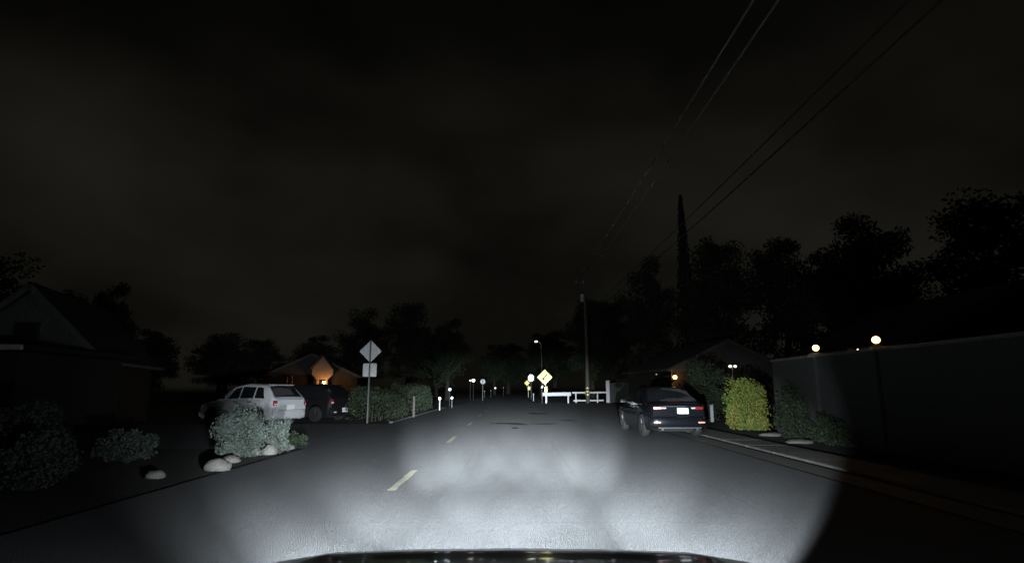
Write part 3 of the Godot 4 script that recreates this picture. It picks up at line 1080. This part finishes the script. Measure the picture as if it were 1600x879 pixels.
	tube(ss, [Vector3(0, -0.05, 0), Vector3(0, 6.0, 0), Vector3(-0.08, 8.1, 0), Vector3(-0.3, 8.6, 0), Vector3(-0.75, 8.75, 0)], [0.1, 0.08, 0.06, 0.045, 0.04], 10)
	put(ss, "pole", dark_post, sl)
	ss = ST()
	ball(ss, Vector3(-0.85, 8.77, 0), Vector3(0.3, 0.09, 0.15), 14, 8)
	put(ss, "lamp_head", galv, sl)
	ss = ST()
	ball(ss, Vector3(-0.85, 8.66, 0.02), Vector3(0.2, 0.14, 0.15), 14, 8)
	put(ss, "lamp_lens", glow("street glow", Color(1.0, 0.97, 0.85), 6.0), sl)
	omni(sl, Vector3(-0.85, 8.45, 0.02), Color(1.0, 0.95, 0.8), 0.5, 0.1)

	# ---------------- right garden wall with globe lamps
	var wall := thing("garden_wall", "long dark rendered garden wall receding along the right side", "wall", Vector3(8.62, 0, 0))
	var ws := ST()
	box(ws, Vector3(0, 1.13, -6.9), Vector3(0.22, 2.3, 24.2))
	put(ws, "wall_face", stucco, wall)
	for k in 12:
		ws = ST()
		box(ws, Vector3(0, 2.31, 4.2 - 2.016 * k), Vector3(0.34, 0.07, 2.0), Basis.IDENTITY, 0.012)
		put(ws, "coping_stone", walk_mats[k % 3], wall)
	for z in [-16.4, -13.65]:
		ws = ST()
		box(ws, Vector3(0, 1.13, z), Vector3(0.42, 2.28, 0.42))
		var pi := put(ws, "pillar", stucco, wall)
		# shallow domed cap
		ws = ST()
		tube(ws, [Vector3(0, 2.27, z), Vector3(0, 2.3, z)], [0.31, 0.31], 20)
		tube(ws, [Vector3(0, 2.3, z), Vector3(0, 2.385, z), Vector3(0, 2.428, z)], [0.31, 0.19, 0.05], 20)
		put(ws, "pillar_cap", walk_mats[1], pi)
	for g in [[-16.4, "warm globe lamp on the farther pillar of the right wall"], [-13.65, "warm globe lamp on the nearer pillar of the right wall"]]:
		var t := thing("globe_lamp", g[1], "lamp", Vector3(8.62, 2.43, g[0]), 0.0, "globe lamps on the wall pillars")
		var s := ST()
		tube(s, [Vector3(0, 0, 0), Vector3(0, 0.03, 0)], [0.06, 0.05], 12)
		put(s, "base", mat("fitting", 0.03, 0.03, 0.03, 0.5, 0.5), t)
		s = ST()
		ball(s, Vector3(0, 0.115, 0), Vector3(0.088, 0.085, 0.088), 20, 12)
		put(s, "globe", glow("globe glow", Color(1.0, 0.74, 0.42), 5.0), t)
		omni(t, Vector3(0, 0.12, 0), warm, 0.25, 0.08)

	# ---------------- houses on the right
	var h4 := gable_house("garden_house", "dark house with a lit window behind the right garden wall", Vector3(20.5, 0, -27.5), 0.0, 9.0, 9.0, 3.3, 5.6, siding, shingle, trim)
	window_part(h4, Vector3(-3.2, 2.0, 4.52), 1.2, 1.1, Basis.IDENTITY, trim, house_glass)
	var lw := thing("lit_opening", "dim pale square panel beside the small lamp behind right wall", "panel", Vector3(15.3, 3.13, -26.2))
	var lq := ST()
	box(lq, Vector3(0, 0, 0), Vector3(0.26, 0.24, 0.05), Basis.IDENTITY, 0.01)
	put(lq, "panel", siding, lw)
	lq = ST()
	box(lq, Vector3(0.1, -1.6, -0.06), Vector3(0.09, 3.1, 0.05))
	put(lq, "post", dark_post, lw)
	var wl := bulb("yard_lamp", "small pale lamp between the two warm wall globes", Vector3(15.62, 3.11, -26.0), 0.1, glow("pale glow", Color(1.0, 0.93, 0.82), 4.0))
	lq = ST()
	tube(lq, [Vector3(0, -3.12, 0), Vector3(0, -0.09, 0)], [0.04, 0.03], 8)
	put(lq, "post", dark_post, wl)
	omni(wl, Vector3.ZERO, Color(1.0, 0.9, 0.75), 0.05, 0.08)
	var h3 := gable_house("corner_house", "house with warm porch lamp behind the parked navy saloon", Vector3(15.6, 0, -48.5), 0.12, 9.0, 10.0, 2.9, 5.0, siding, shingle, trim)
	window_part(h3, Vector3(-1.2, 1.6, 5.02), 1.4, 1.1, Basis.IDENTITY, trim, house_glass)
	var dr := ST()
	box(dr, Vector3(2.2, 1.02, 5.01), Vector3(0.95, 2.05, 0.06), Basis.IDENTITY, 0.01)
	var door := put(dr, "door", mat("door paint", 0.1, 0.04, 0.03, 0.5), h3)
	dr = ST()
	ball(dr, Vector3(2.55, 1.0, 5.06), Vector3(0.035, 0.035, 0.035), 10, 6)
	put(dr, "handle", chrome, door)
	var pl := bulb("porch_lamp", "bright warm wall lamp above the roof of the navy saloon", Vector3(11.9, 2.24, -42.6), 0.15, glow("porch glow", Color(1.0, 0.78, 0.5), 5.0))
	omni(pl, Vector3.ZERO, Color(1.0, 0.75, 0.48), 0.55, 0.12)
	lq = ST()
	box(lq, Vector3(0, 0.0, -0.29), Vector3(0.12, 0.3, 0.22))
	put(lq, "bracket", mats["fitting"], pl)
	var pl2 := bulb("porch_lamp", "small dim lamp up left of the bright warm wall lamp", Vector3(11.75, 2.79, -42.9), 0.075, glow("dim glow", Color(0.9, 0.92, 0.8), 0.6))
	var pl3 := bulb("porch_lamp", "tiny dim lamp left of the bright warm wall lamp", Vector3(11.3, 2.52, -45.6), 0.05, glow("dim glow", Color(0.9, 0.92, 0.8), 0.6))
	for p in [[pl2, 2.79], [pl3, 2.52]]:
		lq = ST()
		tube(lq, [Vector3(0, -p[1], 0), Vector3(0, -0.07, 0)], [0.04, 0.03], 8)
		put(lq, "post", dark_post, p[0])
	var fl := thing("flood_lamp", "pair of small white flood lamps above the yellow green bush", "lamp", Vector3(14.42, 2.85, -38.0))
	for x in [-0.16, 0.17]:
		lq = ST()
		ball(lq, Vector3(x, 0, 0), Vector3(0.1, 0.08, 0.1), 12, 8)
		put(lq, "lamp_head", glow("flood glow", Color(1.0, 0.97, 0.88), 2.5 if x < 0 else 1.2), fl)
	lq = ST()
	tube(lq, [Vector3(-0.16, 0.08, -0.03), Vector3(0.17, 0.08, -0.03)], [0.02, 0.02], 8)
	tube(lq, [Vector3(0, -2.85, -0.05), Vector3(0, 0.08, -0.05)], [0.04, 0.03], 8)
	put(lq, "stand", dark_post, fl)
	omni(fl, Vector3(0, 0, 0.2), Color(1.0, 0.95, 0.85), 0.05, 0.08)

	# ---------------- houses on the left
	var h1 := gable_house("gabled_house", "dim gabled house at the far left edge above the planting", Vector3(-18.2, 0, -23.6), 0.32, 4.6, 7.0, 2.6, 5.0, siding, shingle, trim_and_lit_gable)
	var gp := ST()
	plate(gp, [[-2.2, 2.75], [2.2, 2.75], [0, 4.85]], Vector3(0, 0, 3.52), Basis.IDENTITY, 0.03)
	put(gp, "lit_gable_panel", trim_and_lit_gable, h1)  # paler than the walls: the light on the gable is put into its colour
	window_part(h1, Vector3(0, 3.35, 3.57), 0.6, 0.6, Basis.IDENTITY, trim, house_glass)
	window_part(h1, Vector3(0, 1.4, 3.52), 1.3, 1.1, Basis.IDENTITY, trim, house_glass)
	var ga := thing("garage", "low garage with white gutter edge at the far left", "garage", Vector3(-16.4, 0, -18.0), 0.12)
	lq = ST()
	box(lq, Vector3(0, 1.2, 0), Vector3(5.4, 2.4, 5.2))
	put(lq, "wall", siding, ga)
	lq = ST()
	box(lq, Vector3(0, 2.52, 0), Vector3(6.0, 0.12, 5.8), Basis.IDENTITY, 0.01)
	put(lq, "roof", shingle, ga)
	lq = ST()
	box(lq, Vector3(0, 2.5, 2.96), Vector3(6.0, 0.15, 0.1), Basis.IDENTITY, 0.02)
	put(lq, "gutter", pale_trim, ga)
	for k in 4:
		lq = ST()
		box(lq, Vector3(0, 0.28 + 0.52 * k, 2.615), Vector3(2.6, 0.5, 0.03), Basis.IDENTITY, 0.012)
		put(lq, "door_panel", mat("garage door", 0.35, 0.34, 0.32, 0.7), ga)
	# house with the warm gabled porch
	var h2 := gable_house("porch_house", "house with small warm lit gabled porch behind the driveway cars", Vector3(-20.4, 0, -62.5), 0.1, 9.0, 9.0, 2.7, 4.8, siding, shingle, trim)
	var tan := mat("porch render", 0.34, 0.26, 0.19, 0.9)
	grain("porch render", tan, 81, 0.05, 3.0, 0.7, 1.2)
	var porch := Node3D.new()
	porch.name = "porch"
	h2.add_child(porch, true)
	porch.position = Vector3(1.3, 0, 5.6)
	lq = ST()
	plate(lq, [[-1.0, 2.75], [-0.55, 2.3], [0.55, 2.3], [1.0, 2.75], [1.0, 3.3], [0.0, 4.6], [-1.0, 3.3]], Vector3(0, 0, 0), Basis.IDENTITY, 0.2)
	put(lq, "gable", tan, porch)
	for sg in [-1.0, 1.0]:
		lq = ST()
		box(lq, Vector3(sg * 0.56, 4.02, -0.2), Vector3(1.78, 0.09, 1.9), Basis(Vector3.BACK, -sg * 0.915))
		put(lq, "roof", shingle, porch)
		lq = ST()
		box(lq, Vector3(sg * 0.42, 1.15, 0.0), Vector3(0.2, 2.3, 0.2), Basis.IDENTITY, 0.02)
		put(lq, "column", tan, porch)
	lq = ST()
	box(lq, Vector3(0, 1.05, -1.02), Vector3(0.95, 2.1, 0.06), Basis.IDENTITY, 0.01)
	put(lq, "door", mats["door paint"], porch)
	var pl4 := bulb("porch_lamp", "warm lamp glowing under the small left gabled porch", Vector3(-18.1, 2.02, -56.2), 0.14, glow("entry glow", Color(1.0, 0.78, 0.5), 4.0))
	omni(pl4, Vector3(0, 0, 0), Color(1.0, 0.72, 0.45), 2.6, 0.12)
	lq = ST()
	tube(lq, [Vector3(0, 0.15, 0), Vector3(0, 0.62, -0.0)], [0.015, 0.015], 6)
	put(lq, "rod", mats["fitting"], pl4)
	# pergola beam left of the porch
	var pg := thing("pergola", "pale pergola beam on a post above the white hatchback", "pergola", Vector3(-21.3, 0, -55.2))
	lq = ST()
	box(lq, Vector3(-0.1, 2.66, 0), Vector3(1.5, 0.14, 0.14), Basis.IDENTITY, 0.012)
	put(lq, "beam", siding, pg)
	for x in [-0.1, 0.45]:
		lq = ST()
		box(lq, Vector3(x, 1.29, 0), Vector3(0.3 if x < 0.0 else 0.14, 2.6, 0.14), Basis.IDENTITY, 0.012)
		put(lq, "post", tan, pg)
	# lamps further along the left verge
	var stand_lamp := func(at: Vector3, r: float, label: String, m: Material, e: float, c: Color) -> void:
		var t := bulb("verge_lamp", label, at, r, m, "small lamps along the far left verge")
		var s := ST()
		tube(s, [Vector3(0, -at.y, 0), Vector3(0, -r * 0.8, 0)], [0.04, 0.03], 8)
		put(s, "post", mat("black post", 0.03, 0.03, 0.03, 0.6), t)
		if e > 0.0:
			omni(t, Vector3.ZERO, c, e, r)
	var bluish := glow("bluish glow", Color(0.8, 0.9, 1.0), 5.0)
	var white_glow := glow("white glow", Color(1.0, 0.98, 0.92), 4.0)
	stand_lamp.call(Vector3(-5.1, 1.36, -48.0), 0.11, "bluish white lamp on a post beyond the left hedge", bluish, 0.1, Color(0.8, 0.9, 1.0))
	stand_lamp.call(Vector3(-4.95, 2.46, -75.0), 0.2, "large pale lamp, right one of the far left pair", white_glow, 0.25, Color(1.0, 0.97, 0.9))
	stand_lamp.call(Vector3(-5.36, 2.44, -75.2), 0.1, "small pale lamp, left one of the far left pair", white_glow, 0.0, Color.WHITE)
	stand_lamp.call(Vector3(-3.15, 1.53, -110.0), 0.13, "tiny bright lamp nearest the road's vanishing point on the left", white_glow, 0.0, Color.WHITE)

	# ---------------- planting
	var sage := [Color(0.1, 0.125, 0.105), Color(0.085, 0.105, 0.085), Color(0.115, 0.14, 0.12)]
	var green := [Color(0.024, 0.038, 0.016), Color(0.028, 0.042, 0.018), Color(0.02, 0.032, 0.014)]
	var lime := [Color(0.2, 0.24, 0.04), Color(0.15, 0.21, 0.04), Color(0.24, 0.23, 0.05)]
	var grey_green := [Color(0.055, 0.07, 0.052), Color(0.04, 0.058, 0.042)]
	shrub("sage_bush", "grey green sage bush beside the pale boulders on the left", Vector3(-5.78, 0, -12.6), Vector3(0.52, 0.5, 0.5), 90, 95, 0.045, sage, 101)
	shrub("sage_bush", "smaller grey green bush right of the large sage bush", Vector3(-5.25, 0, -13.4), Vector3(0.28, 0.4, 0.3), 45, 80, 0.042, sage, 102)
	shrub("low_shrub", "low dark green shrub between sage bush and white hatchback", Vector3(-5.45, 0, -14.6), Vector3(0.4, 0.22, 0.35), 26, 60, 0.06, green, 103)
	shrub("lime_bush", "rounded yellow green bush at the end of the right wall", Vector3(8.2, 0, -20.6), Vector3(0.78, 0.93, 0.8), 80, 110, 0.075, lime, 104)
	shrub("wall_shrub", "dark green shrub against the right wall near the yellow bush", Vector3(8.15, 0, -17.2), Vector3(0.45, 0.72, 0.75), 50, 80, 0.07, green, 105)
	shrub("wall_shrub", "lower dark shrub against the right wall nearer the road", Vector3(8.2, 0, -15.3), Vector3(0.4, 0.42, 0.7), 36, 70, 0.07, green, 106)
	shrub("street_bush", "tall dark bush between navy saloon and yellow green bush", Vector3(8.6, 0, -26.5), Vector3(1.1, 1.35, 1.0), 70, 110, 0.09, green, 107)
	shrub("street_bush", "dark bush behind the right side of the navy saloon", Vector3(7.6, 0, -29.5), Vector3(0.9, 1.0, 0.8), 60, 90, 0.09, green, 108)
	shrub("bed_shrub", "faint grey green shrub at the left picture edge, nearest one", Vector3(-6.9, 0, -8.7), Vector3(0.5, 0.42, 0.45), 40, 70, 0.07, grey_green, 109)
	shrub("bed_shrub", "faint taller shrub behind the nearest left edge shrub", Vector3(-8.3, 0, -10.2), Vector3(0.65, 0.62, 0.55), 46, 80, 0.075, grey_green, 110)
	shrub("bed_shrub", "faint low shrub left of the sage bush in shadow", Vector3(-7.6, 0, -11.8), Vector3(0.5, 0.32, 0.5), 34, 70, 0.07, grey_green, 111)
	# hedges on the left beyond the driveway
	var hedge := func(at: Vector3, size: Vector3, n: int, seed_n: int, label: String, slope: float) -> void:
		var t := thing("hedge", label, "hedge", at)
		var r2 := RandomNumberGenerator.new()
		r2.seed = seed_n
		var nz := FastNoiseLite.new()
		nz.seed = seed_n
		nz.frequency = 0.5
		var s := ST()
		for k in n:
			var u := r2.randf_range(-0.5, 0.5)
			var v := r2.randf_range(-0.5, 0.5)
			var h := size.y * (1.0 + 0.22 * nz.get_noise_2d(u * size.x * 3.0, v * size.z * 3.0)) * (1.0 - slope * (u + 0.5))
			var edge := 1.0 - pow(absf(u) * 2.0, 6.0) * 0.5
			var p := Vector3(u * size.x, pow(r2.randf(), 0.6) * h * edge, v * size.z)
			# keep most leaves near the surface
			if absf(u) < 0.34 and p.y < h * 0.75 and absf(v) < 0.46 and r2.randf() < 0.8:
				p.y = h * r2.randf_range(0.85, 1.0)
			leaf(s, r2, p, 0.1, green[r2.randi() % 3])
		put(s, "foliage", leaf_mat(), t)
		for k in 7:
			var st := ST()
			var z := size.z * (k / 6.0 - 0.5) * 0.9
			tube(st, [Vector3(0, -0.02, z), Vector3(0.05, size.y * 0.4, z + 0.05), Vector3(-0.06, size.y * 0.8, z)], [0.035, 0.025, 0.01], 6)
			put(st, "stem", mats["bark"], t)
	hedge.call(Vector3(-6.2, 0, -27.5), Vector3(1.9, 1.55, 4.6), 9000, 201, "dark green hedge right of the grey diamond sign post", 0.35)
	hedge.call(Vector3(-5.9, 0, -34.6), Vector3(1.5, 1.65, 8.0), 9000, 202, "farther dark green hedge ending at the white reflector post", 0.1)
	# boulders
	var rocks := [[-5.2, -10.6, 0.22, 0.15, "largest pale boulder at the foot of the left planting"], [-5.5, -11.7, 0.2, 0.1, "flat pale boulder behind the largest left boulder"], [-5.62, -13.0, 0.17, 0.13, "left one of two small pale boulders below sage bush"], [-5.32, -13.1, 0.17, 0.15, "right one of two small pale boulders below sage bush"], [-5.42, -14.2, 0.26, 0.1, "long flat pale boulder by the driveway edge"], [-5.75, -9.7, 0.15, 0.09, "dim boulder nearest the camera on the left"]]
	for i in rocks.size():
		var q: Array = rocks[i]
		var o := share(rock_mesh(300 + i, Vector3(q[2], q[3], q[2] * 0.85)), "boulder", stone, self, Vector3(q[0], q[3] * 0.3, q[1]))
		o.rotation.y = i * 1.3
		tag(o, q[4], "boulder", "boulders edging the left planting")
	var flats := [[8.05, -18.4, "pale flat stone at the foot of the yellow green bush"], [7.75, -16.0, "pale flat stone at the right wall, nearest one"], [7.3, -23.8, "pale flat stone behind the navy saloon"]]
	for i in flats.size():
		var q: Array = flats[i]
		var o := share(rock_mesh(340 + i, Vector3(0.38, 0.08, 0.22)), "flat_stone", stone, self, Vector3(q[0], 0.0, q[1]))
		tag(o, q[2], "stone", "flat stones along the right planting")
	var wp := thing("white_bollard", "short white post between navy saloon and yellow green bush", "bollard", Vector3(9.0, 0, -26.6) + Vector3(-0.3, 0, 0.9))
	lq = ST()
	box(lq, Vector3(0, 0.34, 0), Vector3(0.13, 0.7, 0.13), Basis.IDENTITY, 0.015)
	put(lq, "shaft", white_paint, wp)
	lq = ST()
	box(lq, Vector3(0, 0.71, 0), Vector3(0.16, 0.04, 0.16), Basis.IDENTITY, 0.012)
	put(lq, "cap", white_paint, wp)

	# ---------------- trees
	for q in [[-28.3, -30.5, 9.6, 1.1, 0, "tall dark tree rising behind the gabled house at left edge"],
			[-35.2, -45.0, 9.9, 0.75, 1, "left half of the dark twin tree right of the gable"],
			[-32.0, -45.5, 10.5, 0.7, 2, "right half of the dark twin tree right of the gable"],
			[-37.0, -60.0, 8.0, 1.3, 2, "low dark tree just right of the twin trees"],
			[-30.0, -61.0, 7.6, 1.4, 0, "low dark tree above the sage bush in the tree line"],
			[-33.0, -76.0, 8.6, 1.4, 1, "distant low tree above the white hatchback"],
			[-26.0, -76.0, 8.8, 1.4, 2, "distant low tree above the warm gabled porch"],
			[-18.0, -70.0, 11.6, 1.1, 0, "dark tree above the grey diamond sign"],
			[-12.4, -70.0, 13.0, 1.0, 1, "tallest dark tree left of the road's end"],
			[-8.2, -74.0, 11.0, 1.0, 2, "dark tree nearest the road on its left"],
			[-4.0, -135.0, 12.0, 1.2, 0, "far tree left of the vanishing point"],
			[6.5, -130.0, 15.0, 1.2, 1, "far tree behind the lit street lamp"],
			[11.0, -80.0, 15.0, 0.9, 2, "dark tree behind the utility pole"],
			[15.5, -64.0, 17.0, 0.75, 0, "dark tree right of the utility pole"],
			[22.0, -62.0, 19.3, 0.85, 1, "large dark tree above the navy saloon"],
			[29.5, -62.0, 19.4, 0.9, 2, "large dark tree above the twin flood lamps"],
			[24.0, -38.0, 13.6, 1.0, 0, "dark tree above the farther wall globe lamp"],
			[31.0, -36.0, 15.2, 1.1, 1, "dark tree above the nearer wall globe lamp"],
			[33.0, -26.0, 13.5, 1.0, 2, "dark tree at the right picture edge"],
			[-23.0, -88.0, 9.0, 1.7, 1, "broad low tree behind the grey diamond sign"],
			[-44.0, -62.0, 8.2, 1.7, 1, "broad low tree behind the dark twin tree"],
			[-40.0, -80.0, 9.2, 1.7, 0, "broad far tree between twin trees and porch"],
			[-13.0, -100.0, 11.0, 1.6, 2, "broad far tree behind the left verge lamps"],
			[-1.0, -160.0, 15.0, 1.6, 1, "farthest tree closing the end of the road"],
			[11.0, -150.0, 17.0, 1.5, 0, "farthest broad tree right of the street lamp"],
			[16.5, -95.0, 17.5, 1.1, 1, "broad tree between utility pole and conifer"],
			[37.0, -60.0, 20.0, 1.0, 0, "tall tree behind the house with the lit window"],
			[27.0, -48.0, 14.0, 1.1, 2, "round tree between the corner house and garden house"]]:
		tree(q[0], q[1], q[2], q[3], q[4], q[5])
	tree(21.4, -70.0, 26.2, 0.55, 3, "narrow conifer whose spire stands above the right tree line", "conifer_tree")
